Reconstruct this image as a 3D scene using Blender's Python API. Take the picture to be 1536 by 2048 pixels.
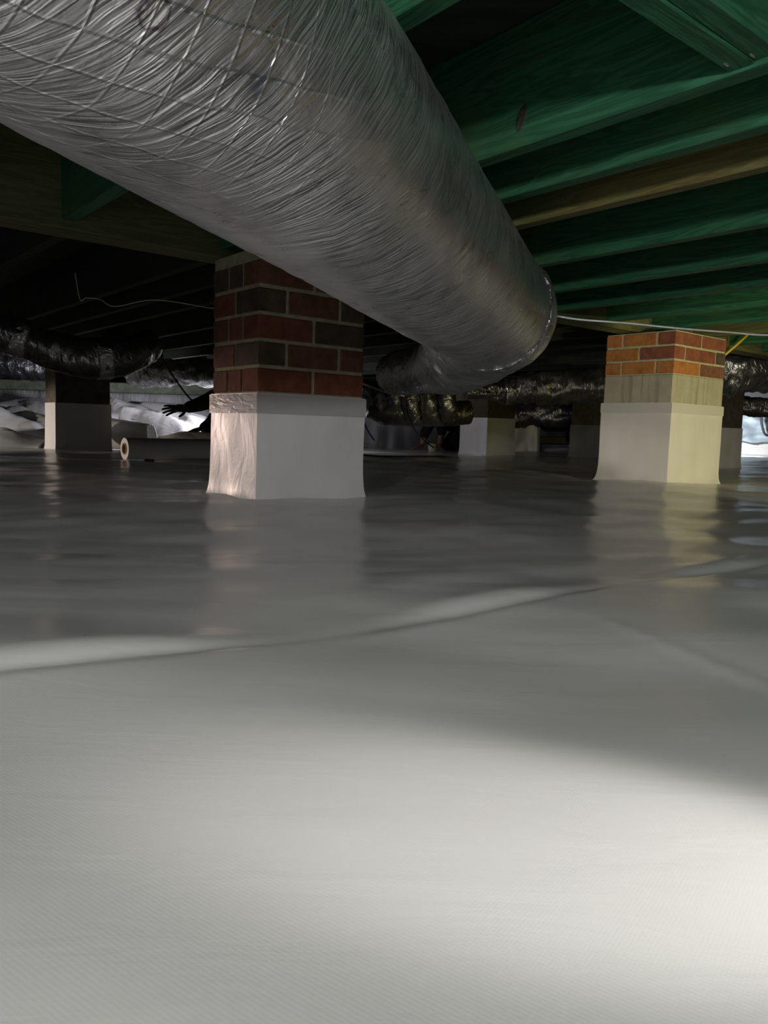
import bpy, bmesh, math, random
from math import sin, cos, pi, radians as R
from mathutils import Vector, Matrix, noise

# ------------------------------------------------------------------ clear
for o in list(bpy.data.objects):
    bpy.data.objects.remove(o, do_unlink=True)
S = bpy.context.scene
COL = S.collection
random.seed(7)

# ------------------------------------------------------------------ camera
FPX = 1538.0
PITCH = math.atan(167 / 1538.0)
ROLL = math.atan(0.03)
CAMZ = 0.24
cf = Vector((0, cos(PITCH), -sin(PITCH)))
cu0 = Vector((0, sin(PITCH), cos(PITCH)))
cr0 = Vector((1, 0, 0))
cr = cr0 * cos(ROLL) + cu0 * sin(ROLL)
cu = -cr0 * sin(ROLL) + cu0 * cos(ROLL)
CAM = Vector((0, 0, CAMZ))
cd = bpy.data.cameras.new('camera')
cam = bpy.data.objects.new('camera', cd)
COL.objects.link(cam)
m3 = Matrix((cr, cu, -cf)).transposed()
cam.matrix_world = Matrix.Translation(CAM) @ m3.to_4x4()
cd.sensor_fit = 'HORIZONTAL'
cd.sensor_width = 36.0
cd.lens = 36.0 * FPX / 1536.0
cd.clip_start = 0.02
S.camera = cam


def at(px, py, Y):
    """point of the place seen at a photograph pixel, at distance Y"""
    d = cf + cr * ((px - 768) / FPX) - cu * ((py - 1024) / FPX)
    return CAM + d * (Y / d.y)


# ------------------------------------------------------------------ world / light
w = bpy.data.worlds.new('world')
S.world = w
w.use_nodes = True
w.node_tree.nodes['Background'].inputs[0].default_value = (0.5, 0.55, 0.6, 1)
w.node_tree.nodes['Background'].inputs[1].default_value = 0.0

S.view_settings.view_transform = 'Standard'
S.view_settings.look = 'None'
S.view_settings.gamma = 1.0
S.view_settings.use_curve_mapping = False
S.view_settings.exposure = 0.0


def lamp(name, kind, loc, power, col=(1, 1, 1), size=0.05, target=None, angle=60, blend=0.5):
    l = bpy.data.lights.new(name, kind)
    l.energy = power
    l.color = col
    if kind in ('POINT', 'SPOT'):
        l.shadow_soft_size = size
    if kind == 'AREA':
        l.size = size
    if kind == 'SPOT':
        l.spot_size = R(angle)
        l.spot_blend = blend
    o = bpy.data.objects.new(name, l)
    COL.objects.link(o)
    o.location = loc
    if target:
        o.rotation_euler = (Vector(target) - Vector(loc)).to_track_quat('-Z', 'Y').to_euler()
    return o


# the crew's work lights and some added fill spots, all standing outside the frame or behind piers
lamp('work_light_behind', 'POINT', (-0.85, -2.2, 0.55), 122.0, (1.0, 0.96, 0.98), 0.04)
lamp('camera_torch', 'SPOT', (0.05, -0.90, 0.60), 52.0, (1.0, 0.99, 0.96), 0.04, (-0.12, 0.85, 0.12), 104, 0.5)
lamp('head_lamp', 'SPOT', (0.80, 0.20, 0.40), 34.0, (1.0, 0.95, 0.93), 0.03, (0.13, 0.43, 0.0), 22, 0.8)
lamp('work_light_yellow', 'SPOT', (2.2, 1.0, 0.28), 150.0, (1.0, 0.89, 0.58), 0.05, (2.05, 4.1, 0.40), 40, 0.3)
lamp('work_light_amber', 'SPOT', (3.3, 2.5, 0.30), 50.0, (1.0, 0.86, 0.30), 0.06, (1.95, 4.2, 0.42), 42, 0.5)
lamp('work_light_warm', 'SPOT', (-4.6, 5.3, 0.20), 250.0, (1.0, 0.74, 0.63), 0.05, (-0.5, 2.55, 0.10), 10, 0.5)
lamp('work_light_low', 'SPOT', (-4.6, 5.3, 0.20), 150.0, (1.0, 0.84, 0.74), 0.05, (-2.5, 5.75, 0.08), 24, 0.6)
lamp('roll_end_fill', 'SPOT', (-4.6, 5.3, 0.20), 160.0, (1.0, 0.84, 0.70), 0.05, (-1.6, 4.75, 0.05), 9, 0.6)  # added narrow fill that brightens the end of the liner roll
lamp('work_light_white', 'SPOT', (-1.02, 6.75, 0.40), 150.0, (0.90, 0.87, 1.0), 0.05, (-3.2, 7.6, -0.1), 104, 0.6)
lamp('heap_fill', 'SPOT', (-4.6, 5.3, 0.25), 75.0, (1.0, 0.94, 0.88), 0.05, (-3.2, 6.7, 0.10), 52, 0.7)  # added fill that brightens the front slopes of the sheet heap
lamp('work_light_back', 'POINT', (-0.60, 7.6, 0.28), 5.0, (0.92, 0.90, 1.0), 0.05)
lamp('work_light_far', 'SPOT', (4.6, 10.2, 0.40), 300.0, (0.95, 0.97, 1.0), 0.05, (5.3, 12.4, 0.1), 70, 0.4)

# ------------------------------------------------------------------ materials
MATS = {}


def mat(name, base=(0.5, 0.5, 0.5), rough=0.5, metal=0.0, spec=0.5, build=None, coat=0.0):
    if name in MATS:
        return MATS[name]
    m = bpy.data.materials.new(name)
    m.use_nodes = True
    nt = m.node_tree
    b = nt.nodes['Principled BSDF']
    b.inputs['Base Color'].default_value = (*base, 1)
    b.inputs['Roughness'].default_value = rough
    b.inputs['Metallic'].default_value = metal
    b.inputs['Specular IOR Level'].default_value = spec
    b.inputs['Coat Weight'].default_value = coat
    if build:
        build(nt, b)
    MATS[name] = m
    return m


def N(nt, t, **kw):
    n = nt.nodes.new(t)
    for k, v in kw.items():
        if k in n.inputs:
            n.inputs[k].default_value = v
        else:
            setattr(n, k, v)
    return n


def L(nt, a, b):
    nt.links.new(a, b)


def coords(nt, kind='Object', scale=(1, 1, 1), rot=(0, 0, 0)):
    tc = N(nt, 'ShaderNodeTexCoord')
    mp = N(nt, 'ShaderNodeMapping')
    mp.inputs['Scale'].default_value = scale
    mp.inputs['Rotation'].default_value = rot
    L(nt, tc.outputs[kind], mp.inputs['Vector'])
    return mp.outputs['Vector']


def ramp(nt, fac, stops):
    r = N(nt, 'ShaderNodeValToRGB')
    els = r.color_ramp.elements
    while len(els) < len(stops):
        els.new(0.5)
    for e, (p, c) in zip(els, stops):
        e.position = p
        e.color = (*c, 1) if len(c) == 3 else c
    L(nt, fac, r.inputs['Fac'])
    return r.outputs['Color']


def math_(nt, op, a, b=None, c=None):
    n = N(nt, 'ShaderNodeMath')
    n.operation = op
    for i, v in enumerate((a, b, c)):
        if v is None:
            continue
        if isinstance(v, (int, float)):
            n.inputs[i].default_value = v
        else:
            L(nt, v, n.inputs[i])
    return n.outputs[0]


def bump(nt, b, height, strength=0.3, dist=0.01, prev=None):
    n = N(nt, 'ShaderNodeBump')
    n.inputs['Strength'].default_value = strength
    n.inputs['Distance'].default_value = dist
    L(nt, height, n.inputs['Height'])
    if prev is not None:
        L(nt, prev, n.inputs['Normal'])
    L(nt, n.outputs['Normal'], b.inputs['Normal'])
    return n.outputs['Normal']


def noise_n(nt, vec, scale=5, detail=4, rough=0.5, dist=0.0):
    n = N(nt, 'ShaderNodeTexNoise')
    n.inputs['Scale'].default_value = scale
    n.inputs['Detail'].default_value = detail
    n.inputs['Roughness'].default_value = rough
    n.inputs['Distortion'].default_value = dist
    L(nt, vec, n.inputs['Vector'])
    return n.outputs['Fac']


def b_liner_floor(nt, b):
    v = coords(nt, 'Object', (1, 1, 1), (0, 0, R(35)))
    # woven reinforcement of the sheet: crossing threads, stitched dots
    w1 = N(nt, 'ShaderNodeTexWave', wave_type='BANDS', bands_direction='X')
    w1.inputs['Scale'].default_value = 150
    w1.inputs['Distortion'].default_value = 0.4
    w2 = N(nt, 'ShaderNodeTexWave', wave_type='BANDS', bands_direction='Y')
    w2.inputs['Scale'].default_value = 120
    w2.inputs['Distortion'].default_value = 0.4
    L(nt, v, w1.inputs['Vector'])
    L(nt, v, w2.inputs['Vector'])
    nz = noise_n(nt, v, 160, 3, 0.6)
    h = math_(nt, 'ADD', math_(nt, 'MULTIPLY', w1.outputs['Fac'], 0.5), math_(nt, 'MULTIPLY', w2.outputs['Fac'], 0.5))
    h = math_(nt, 'ADD', h, math_(nt, 'MULTIPLY', nz, 1.5))
    n1 = bump(nt, b, h, 0.06, 0.0004)
    wr = noise_n(nt, coords(nt, 'Object', (1.2, 4.5, 1), (0, 0, R(25))), 4, 5, 0.55, 0.6)
    bump(nt, b, wr, 0.08, 0.008, n1)
    c = ramp(nt, noise_n(nt, v, 3, 5, 0.6), [(0.3, (0.70, 0.71, 0.68)), (0.7, (0.77, 0.77, 0.75))])
    L(nt, c, b.inputs['Base Color'])


M_FLOOR = mat('floor_liner', (0.7, 0.7, 0.68), 0.23, 0, 0.62, b_liner_floor)


def b_wrap(nt, b):
    v = coords(nt, 'Object')
    n1 = bump(nt, b, noise_n(nt, coords(nt, 'Object', (6, 6, 3.2), (0.5, 0.6, 0)), 2.2, 4, 0.5, 0.8), 0.22, 0.01)
    bump(nt, b, noise_n(nt, v, 130, 2), 0.1, 0.001, n1)
    c = ramp(nt, noise_n(nt, v, 5, 4), [(0.3, (0.66, 0.65, 0.63)), (0.75, (0.74, 0.73, 0.71))])
    L(nt, c, b.inputs['Base Color'])


M_WRAP = mat('pier_wrap', (0.7, 0.7, 0.68), 0.36, 0, 0.5, b_wrap)


def b_tape(nt, b):
    bump(nt, b, noise_n(nt, coords(nt, 'Object', (6, 6, 20)), 2.5, 3, 0.5, 1.0), 0.25, 0.006)


M_TAPE = mat('seam_tape', (0.44, 0.43, 0.42), 0.2, 0, 0.6, b_tape)
M_TAPE_W = mat('white_seam_tape', (0.60, 0.59, 0.57), 0.25, 0, 0.5, b_tape)


def b_sheet(nt, b):
    n1 = bump(nt, b, noise_n(nt, coords(nt, 'Object', (2, 2, 5)), 3, 5, 0.5, 1.0), 0.18, 0.03)


M_SHEET = mat('loose_sheet', (0.66, 0.66, 0.64), 0.38, 0, 0.5, b_sheet)


def b_mortar(nt, b):
    v = coords(nt, 'Object')
    c = ramp(nt, noise_n(nt, v, 30, 5, 0.7), [(0.3, (0.34, 0.32, 0.20)), (0.7, (0.52, 0.50, 0.33))])
    L(nt, c, b.inputs['Base Color'])
    bump(nt, b, noise_n(nt, v, 150, 4), 0.6, 0.004)


M_MORTAR = mat('mortar', (0.4, 0.37, 0.28), 0.92, 0, 0.2, b_mortar)


def brick_mat(name, c1, c2):
    def bb(nt, b):
        oi = N(nt, 'ShaderNodeObjectInfo')
        v = coords(nt, 'Object')
        ad = N(nt, 'ShaderNodeVectorMath')
        ad.operation = 'ADD'
        L(nt, v, ad.inputs[0])
        cb = N(nt, 'ShaderNodeCombineXYZ')
        L(nt, math_(nt, 'MULTIPLY', oi.outputs['Random'], 37.0), cb.inputs[0])
        L(nt, cb.outputs[0], ad.inputs[1])
        n = noise_n(nt, ad.outputs[0], 18, 6, 0.65)
        c = ramp(nt, n, [(0.25, tuple(x * 0.55 for x in c1)), (0.5, c1), (0.75, c2)])
        L(nt, c, b.inputs['Base Color'])
        bump(nt, b, noise_n(nt, ad.outputs[0], 120, 5, 0.7), 0.5, 0.004)
    return mat(name, c1, 0.88, 0, 0.25, bb)


BRICKS = [brick_mat('brick_red', (0.23, 0.080, 0.045), (0.30, 0.12, 0.07)),
          brick_mat('brick_orange', (0.42, 0.17, 0.05), (0.48, 0.24, 0.08)),
          brick_mat('brick_brown', (0.19, 0.085, 0.05), (0.27, 0.13, 0.075)),
          brick_mat('brick_dark', (0.10, 0.075, 0.055), (0.17, 0.12, 0.085))]


def b_block(nt, b):
    v = coords(nt, 'Object')
    st = noise_n(nt, coords(nt, 'Object', (14, 14, 0.7)), 2.2, 4, 0.6)
    k = ramp(nt, st, [(0.33, (0.35, 0.33, 0.27)), (0.46, (1, 1, 1))])
    c = ramp(nt, noise_n(nt, v, 9, 6, 0.7), [(0.3, (0.36, 0.34, 0.26)), (0.7, (0.48, 0.46, 0.36))])
    mx = N(nt, 'ShaderNodeMix', data_type='RGBA', blend_type='MULTIPLY')
    mx.inputs['Factor'].default_value = 0.6
    L(nt, c, mx.inputs['A'])
    L(nt, k, mx.inputs['B'])
    L(nt, mx.outputs['Result'], b.inputs['Base Color'])
    bump(nt, b, noise_n(nt, v, 110, 5, 0.7), 0.5, 0.004)


M_BLOCK = mat('parged_block', (0.42, 0.4, 0.3), 0.9, 0, 0.25, b_block)
M_BLOCKD = brick_mat('dark_brown_block', (0.10, 0.085, 0.065), (0.15, 0.125, 0.10))  # mottled dark brown for the bare blocks of the background piers


def wood_mat(name, c1, c2, c3, rough=0.6):
    def bw(nt, b):
        oi = N(nt, 'ShaderNodeObjectInfo')
        tc = N(nt, 'ShaderNodeTexCoord')
        ad = N(nt, 'ShaderNodeVectorMath')
        ad.operation = 'ADD'
        L(nt, tc.outputs['Object'], ad.inputs[0])
        cb = N(nt, 'ShaderNodeCombineXYZ')
        L(nt, math_(nt, 'MULTIPLY', oi.outputs['Random'], 61.0), cb.inputs[0])
        L(nt, math_(nt, 'MULTIPLY', oi.outputs['Random'], 13.0), cb.inputs[2])
        L(nt, cb.outputs[0], ad.inputs[1])
        mp = N(nt, 'ShaderNodeMapping')
        mp.inputs['Scale'].default_value = (0.9, 10, 10)
        L(nt, ad.outputs[0], mp.inputs['Vector'])
        g = noise_n(nt, mp.outputs['Vector'], 2.0, 4, 0.55, 0.7)
        g2 = math_(nt, 'FRACT', math_(nt, 'MULTIPLY', g, 9.0))
        big = noise_n(nt, ad.outputs[0], 2.3, 3, 0.6)
        c = ramp(nt, g2, [(0.0, c1), (0.55, c2), (0.95, c1)])
        mx = N(nt, 'ShaderNodeMix', data_type='RGBA', blend_type='MIX')
        L(nt, ramp(nt, big, [(0.52, (0, 0, 0)), (0.72, (1, 1, 1))]), mx.inputs['Factor'])
        L(nt, c, mx.inputs['A'])
        mx.inputs['B'].default_value = (*c3, 1)
        L(nt, mx.outputs['Result'], b.inputs['Base Color'])
        fine = noise_n(nt, mp.outputs['Vector'], 30, 3, 0.6)
        bump(nt, b, math_(nt, 'ADD', g2, fine), 0.25, 0.002)
    return mat(name, c1, rough, 0, 0.35, bw)


M_JOIST = wood_mat('treated_green_wood', (0.017, 0.088, 0.044), (0.036, 0.155, 0.074), (0.058, 0.135, 0.046))
M_JOIST_B = wood_mat('treated_brown_wood', (0.11, 0.10, 0.035), (0.20, 0.17, 0.06), (0.10, 0.14, 0.05))
M_GIRDER = wood_mat('weathered_beam_wood', (0.075, 0.085, 0.035), (0.13, 0.13, 0.055), (0.05, 0.09, 0.04))
M_JOIST_D = wood_mat('shade_dark_wood', (0.018, 0.026, 0.020), (0.035, 0.042, 0.030), (0.03, 0.026, 0.018), 0.92)  # near-black joist copy: the shade beyond the girder put into the wood colour
M_TIMBER = wood_mat('raw_timber', (0.28, 0.18, 0.08), (0.40, 0.27, 0.12), (0.22, 0.13, 0.05))


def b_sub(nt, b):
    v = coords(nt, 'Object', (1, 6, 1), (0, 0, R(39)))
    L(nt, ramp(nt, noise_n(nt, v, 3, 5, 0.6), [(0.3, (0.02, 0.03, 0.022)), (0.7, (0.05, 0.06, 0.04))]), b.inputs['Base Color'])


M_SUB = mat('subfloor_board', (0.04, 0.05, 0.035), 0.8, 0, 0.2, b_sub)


def b_wall(nt, b):
    v = coords(nt, 'Object')
    bump(nt, b, noise_n(nt, coords(nt, 'Object', (5, 5, 1.2)), 2.5, 5, 0.6, 0.8), 0.6, 0.05)
    L(nt, ramp(nt, noise_n(nt, v, 2, 4), [(0.3, (0.50, 0.51, 0.51)), (0.7, (0.62, 0.63, 0.63))]), b.inputs['Base Color'])


M_WALL = mat('wall_liner', (0.6, 0.6, 0.6), 0.38, 0, 0.5, b_wall)


def b_foil(scale_s, scale_t, slant, dia, strength, base1, base2, dirt):
    """foil jacket: UV.x is metres along the duct, UV.y metres around it"""
    def f(nt, b):
        tc = N(nt, 'ShaderNodeTexCoord')
        sp = N(nt, 'ShaderNodeSeparateXYZ')
        L(nt, tc.outputs['UV'], sp.inputs[0])
        s, t = sp.outputs[0], sp.outputs[1]
        warp = noise_n(nt, tc.outputs['Object'], 4, 3, 0.5)
        s2 = math_(nt, 'ADD', s, math_(nt, 'MULTIPLY', t, slant))
        s2 = math_(nt, 'ADD', s2, math_(nt, 'MULTIPLY', warp, 0.10))
        cb = N(nt, 'ShaderNodeCombineXYZ')
        L(nt, math_(nt, 'MULTIPLY', s2, scale_s), cb.inputs[0])
        L(nt, math_(nt, 'MULTIPLY', t, scale_t), cb.inputs[1])
        a = noise_n(nt, cb.outputs[0], 1.0, 3, 0.55, 0.5)
        ridge = math_(nt, 'SUBTRACT', 1.0, math_(nt, 'ABSOLUTE', math_(nt, 'MULTIPLY', math_(nt, 'SUBTRACT', a, 0.5), 5.0)))
        ridge = math_(nt, 'MAXIMUM', ridge, 0.0)
        cr_ = noise_n(nt, tc.outputs['Object'], 22, 4, 0.6, 1.0)
        h = math_(nt, 'ADD', math_(nt, 'MULTIPLY', ridge, 0.8), math_(nt, 'MULTIPLY', a, 0.8))
        if dia:
            patch = ramp(nt, noise_n(nt, tc.outputs['Object'], 5, 2), [(0.35, (0.45,) * 3), (0.6, (1,) * 3)])
            cb2 = N(nt, 'ShaderNodeCombineXYZ')
            L(nt, math_(nt, 'MULTIPLY', s2, 120.0), cb2.inputs[0])
            L(nt, math_(nt, 'MULTIPLY', t, 9.0), cb2.inputs[1])
            fine = noise_n(nt, cb2.outputs[0], 1.0, 2, 0.5, 0.4)
            fine = math_(nt, 'MAXIMUM', math_(nt, 'SUBTRACT', 1.0, math_(nt, 'ABSOLUTE', math_(nt, 'MULTIPLY', math_(nt, 'SUBTRACT', fine, 0.5), 6.0))), 0.0)
            h = math_(nt, 'ADD', h, math_(nt, 'MULTIPLY', fine, 0.35))
            h = math_(nt, 'MULTIPLY', h, patch)
        h = math_(nt, 'ADD', h, math_(nt, 'MULTIPLY', cr_, 0.7))
        nrm = bump(nt, b, h, strength, 0.006)
        if dia:
            # diamond scrim under the film: two families of threads
            def thread(ks, kt, w):
                q = math_(nt, 'ADD', math_(nt, 'MULTIPLY', s, ks), math_(nt, 'MULTIPLY', t, kt))
                q = math_(nt, 'ADD', q, math_(nt, 'MULTIPLY', warp, 1.2))
                q = math_(nt, 'ABSOLUTE', math_(nt, 'SUBTRACT', math_(nt, 'FRACT', q), 0.5))
                q = math_(nt, 'SUBTRACT', 1.0, math_(nt, 'MULTIPLY', q, w))
                return math_(nt, 'MAXIMUM', q, 0.0)
            sc = math_(nt, 'MAXIMUM', thread(-10.0, 27.0, 15.0), thread(22.0, 4.5, 20.0))
            far = math_(nt, 'MINIMUM', math_(nt, 'MAXIMUM', math_(nt, 'MULTIPLY', math_(nt, 'SUBTRACT', 3.45, s), 3.3), 0.0), 1.0)
            sc = math_(nt, 'MULTIPLY', sc, far)
            nrm = bump(nt, b, sc, 0.5, 0.0018, nrm)
        d = noise_n(nt, tc.outputs['Object'], 7, 6, 0.7)
        c = ramp(nt, d, [(0.32, dirt), (0.47, base1), (0.75, base2)])
        if dia:
            # purple ink ring and blue scuffs stamped on the jacket
            wob = math_(nt, 'MULTIPLY', math_(nt, 'SUBTRACT', noise_n(nt, tc.outputs['Object'], 60, 4, 0.7), 0.5), 0.016)
            def dist(s0, t0, ks=1.0):
                a_ = math_(nt, 'POWER', math_(nt, 'ABSOLUTE', math_(nt, 'MULTIPLY', math_(nt, 'SUBTRACT', s, s0), ks)), 2.0)
                b_ = math_(nt, 'POWER', math_(nt, 'ABSOLUTE', math_(nt, 'SUBTRACT', t, t0)), 2.0)
                return math_(nt, 'ADD', math_(nt, 'SQRT', math_(nt, 'ADD', a_, b_)), wob)
            ring = math_(nt, 'SUBTRACT', 1.0, math_(nt, 'MULTIPLY', math_(nt, 'ABSOLUTE', math_(nt, 'SUBTRACT', dist(3.041, 0.890), 0.012)), 420.0))
            ring = math_(nt, 'MULTIPLY', math_(nt, 'MAXIMUM', ring, 0.0), 0.85)
            mr = N(nt, 'ShaderNodeMix', data_type='RGBA')
            L(nt, ring, mr.inputs['Factor'])
            L(nt, c, mr.inputs['A'])
            mr.inputs['B'].default_value = (0.10, 0.06, 0.11, 1)
            sm = math_(nt, 'SUBTRACT', 1.0, math_(nt, 'MULTIPLY', dist(3.165, 0.903, 0.5), 38.0))
            sm = math_(nt, 'MULTIPLY', math_(nt, 'MAXIMUM', sm, 0.0), math_(nt, 'MULTIPLY', noise_n(nt, tc.outputs['Object'], 90, 3, 0.7), 1.1))
            ms = N(nt, 'ShaderNodeMix', data_type='RGBA')
            L(nt, sm, ms.inputs['Factor'])
            L(nt, mr.outputs['Result'], ms.inputs['A'])
            ms.inputs['B'].default_value = (0.10, 0.13, 0.24, 1)
            c = ms.outputs['Result']
        L(nt, c, b.inputs['Base Color'])
        L(nt, ramp(nt, cr_, [(0.3, (0.24,) * 3), (0.7, (0.42,) * 3)]), b.inputs['Roughness'])
    return f


M_DUCT = mat('foil_jacket', (0.7, 0.7, 0.7), 0.36, 0.9, 0.5,
             b_foil(46, 4.2, -0.45, True, 0.6, (0.68, 0.67, 0.68), (0.82, 0.81, 0.80), (0.46, 0.45, 0.46)))
M_FLEX = mat('flex_foil', (0.5, 0.5, 0.5), 0.22, 0.9, 0.5,
             b_foil(38, 9.0, 0.1, False, 1.0, (0.36, 0.36, 0.37), (0.50, 0.50, 0.51), (0.16, 0.16, 0.17)))
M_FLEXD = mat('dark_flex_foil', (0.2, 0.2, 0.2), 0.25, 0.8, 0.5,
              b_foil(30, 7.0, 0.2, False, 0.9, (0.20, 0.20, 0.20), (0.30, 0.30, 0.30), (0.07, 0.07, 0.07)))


def b_foiltape(nt, b):
    bump(nt, b, noise_n(nt, coords(nt, 'Object', (1, 1, 1)), 45, 4, 0.6, 1.5), 0.8, 0.01)


M_FTAPE = mat('foil_tape', (0.62, 0.62, 0.64), 0.2, 0.95, 0.5, b_foiltape)


def simple(name, c, rough=0.5, metal=0.0, scale=20, var=0.15, spec=0.5):
    def f(nt, b):
        lo = tuple(max(0, x * (1 - var)) for x in c)
        hi = tuple(min(1, x * (1 + var)) for x in c)
        L(nt, ramp(nt, noise_n(nt, coords(nt), scale, 4), [(0.3, lo), (0.7, hi)]), b.inputs['Base Color'])
    return mat(name, c, rough, metal, spec, f)


M_WHITECABLE = simple('white_cable', (0.75, 0.75, 0.70), 0.4)
M_YELLOW = simple('yellow_cable', (0.65, 0.50, 0.04), 0.4)
M_BLACK = simple('black_rubber', (0.012, 0.012, 0.013), 0.5)
M_BLUE = simple('blue_wire', (0.05, 0.07, 0.55), 0.35)
M_CLOTH = simple('black_cloth', (0.010, 0.010, 0.012), 0.9, 0, 40, 0.3, 0.2)
M_CLOTH2 = simple('charcoal_cloth', (0.016, 0.014, 0.014), 0.9, 0, 40, 0.3, 0.2)
M_SKIN = simple('skin', (0.22, 0.12, 0.08), 0.55, 0, 30, 0.12, 0.4)
M_HAIR = simple('dark_hair', (0.01, 0.008, 0.007), 0.7)
M_CARD = simple('cardboard', (0.36, 0.22, 0.12), 0.85)
M_ROLL = simple('liner_roll', (0.42, 0.41, 0.37), 0.42, 0, 3, 0.08)
M_ROLLEND = simple('liner_roll_end', (0.72, 0.68, 0.58), 0.6, 0, 60, 0.08)
M_SILL = simple('sill_concrete', (0.26, 0.30, 0.21), 0.85, 0, 14, 0.25)
M_SILVER = simple('bright_staple', (0.8, 0.8, 0.8), 0.25, 0.9)
M_PLUM = simple('cream_bucket', (0.62, 0.58, 0.46), 0.5)
M_GREYSHOE = simple('pale_grey_shoe', (0.42, 0.43, 0.43), 0.6)
M_BLUEGREY = simple('blue_grey_tarp', (0.35, 0.42, 0.47), 0.5, 0, 6, 0.2)
M_FARWHITE = simple('white_painted_brick', (0.82, 0.80, 0.78), 0.6, 0, 8, 0.04)
M_KNOT = simple('wood_knot', (0.035, 0.045, 0.025), 0.6, 0, 90, 0.6)
M_DARKWALL = simple('dark_foundation', (0.10, 0.10, 0.105), 0.7, 0, 5, 0.25)
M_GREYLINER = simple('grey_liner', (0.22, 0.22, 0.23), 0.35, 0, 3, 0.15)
M_KNIFE = simple('pale_blue_plastic', (0.45, 0.47, 0.62), 0.4)


# ------------------------------------------------------------------ mesh helpers
def obj(name, bm, m, parent=None, smooth=False, loc=None, rotz=None):
    me = bpy.data.meshes.new(name)
    bm.normal_update()
    bm.to_mesh(me)
    bm.free()
    if smooth:
        for p in me.polygons:
            p.use_smooth = True
    o = bpy.data.objects.new(name, me)
    COL.objects.link(o)
    if m:
        me.materials.append(m)
    if parent:
        o.parent = parent
    if loc is not None:
        o.location = loc
    if rotz is not None:
        o.rotation_euler.z = rotz
    return o


def thing(name, label, cat, loc=(0, 0, 0), rotz=0, group=None):
    o = bpy.data.objects.new(name, None)
    o.empty_display_size = 0.1
    COL.objects.link(o)
    o.location = loc
    o.rotation_euler.z = rotz
    tag(o, label, cat, group)
    return o


def tag(o, label, cat, group=None):
    o['label'] = label
    o['category'] = cat
    if group:
        o['group'] = group
    return o


def struct(o):
    o['kind'] = 'structure'
    return o


def add_box(bm, x0, x1, y0, y1, z0, z1, bev=0.0):
    b2 = bmesh.new()
    bmesh.ops.create_cube(b2, size=1)
    bmesh.ops.scale(b2, vec=(x1 - x0, y1 - y0, z1 - z0), verts=b2.verts)
    bmesh.ops.translate(b2, vec=((x0 + x1) / 2, (y0 + y1) / 2, (z0 + z1) / 2), verts=b2.verts)
    if bev:
        bmesh.ops.bevel(b2, geom=list(b2.edges), offset=bev, segments=1, affect='EDGES')
    me = bpy.data.meshes.new('tmp')
    b2.to_mesh(me)
    b2.free()
    bm.from_mesh(me)
    bpy.data.meshes.remove(me)
    return bm


def box(*a, **k):
    return add_box(bmesh.new(), *a, **k)


def catmull(pts, n):
    P = [Vector(p) for p in pts]
    P = [2 * P[0] - P[1]] + P + [2 * P[-1] - P[-2]]
    out = []
    for i in range(1, len(P) - 2):
        for k in range(n):
            t = k / n
            a, b, c, d = P[i - 1], P[i], P[i + 1], P[i + 2]
            out.append(0.5 * ((2 * b) + (c - a) * t + (2 * a - 5 * b + 4 * c - d) * t * t + (3 * b - a - 3 * c + d) * t ** 3))
    out.append(P[-2].copy())
    return out


def sweep(bm, pts, rad, segs=12, cap=True, disp=None, rfun=None, up=Vector((0, 0, 1))):
    """tube along pts with UVs in metres; rad a number or a list, disp(s, theta) radial offset"""
    uv = bm.loops.layers.uv.verify()
    n = len(pts)
    rings, S_ = [], [0.0]
    for i in range(1, n):
        S_.append(S_[-1] + (pts[i] - pts[i - 1]).length)
    # parallel transport
    t0 = (pts[1] - pts[0]).normalized()
    side = t0.cross(up)
    if side.length < 1e-4:
        side = t0.cross(Vector((1, 0, 0)))
    side.normalize()
    prev_t = t0
    for i in range(n):
        a = pts[max(0, i - 1)]
        b = pts[min(n - 1, i + 1)]
        t = (b - a).normalized()
        q = prev_t.rotation_difference(t)
        side = q @ side
        prev_t = t
        upv = side.cross(t)
        r0 = rad[i] if isinstance(rad, (list, tuple)) else rad
        ring = []
        for k in range(segs):
            th = 2 * pi * k / segs
            r = r0
            if disp:
                r += disp(S_[i], th)
            ring.append(bm.verts.new(pts[i] + (side * cos(th) + upv * sin(th)) * r))
        rings.append(ring)
    rr = rad[0] if isinstance(rad, (list, tuple)) else rad
    for i in range(n - 1):
        for k in range(segs):
            k2 = (k + 1) % segs
            f = bm.faces.new((rings[i][k], rings[i + 1][k], rings[i + 1][k2], rings[i][k2]))
            us = [(S_[i], k), (S_[i + 1], k), (S_[i + 1], k + 1), (S_[i], k + 1)]
            for lp, (u_, kk) in zip(f.loops, us):
                lp[uv].uv = (u_, kk / segs * 2 * pi * rr)
    if cap:
        bm.faces.new(rings[0])
        bm.faces.new(list(reversed(rings[-1])))
    bmesh.ops.recalc_face_normals(bm, faces=bm.faces)
    return rings


def tube(name, pts, rad, m, parent=None, segs=10, n=8, disp=None):
    bm = bmesh.new()
    P = catmull(pts, n)
    if isinstance(rad, (list, tuple)):
        rr = []
        k = len(rad) - 1
        for i in range(len(P)):
            x = i / (len(P) - 1) * k
            j = min(int(x), k - 1)
            f = x - j
            rr.append(rad[j] * (1 - f) + rad[j + 1] * f)
        rad = rr
    sweep(bm, P, rad, segs, disp=disp)
    return obj(name, bm, m, parent, True)


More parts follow.
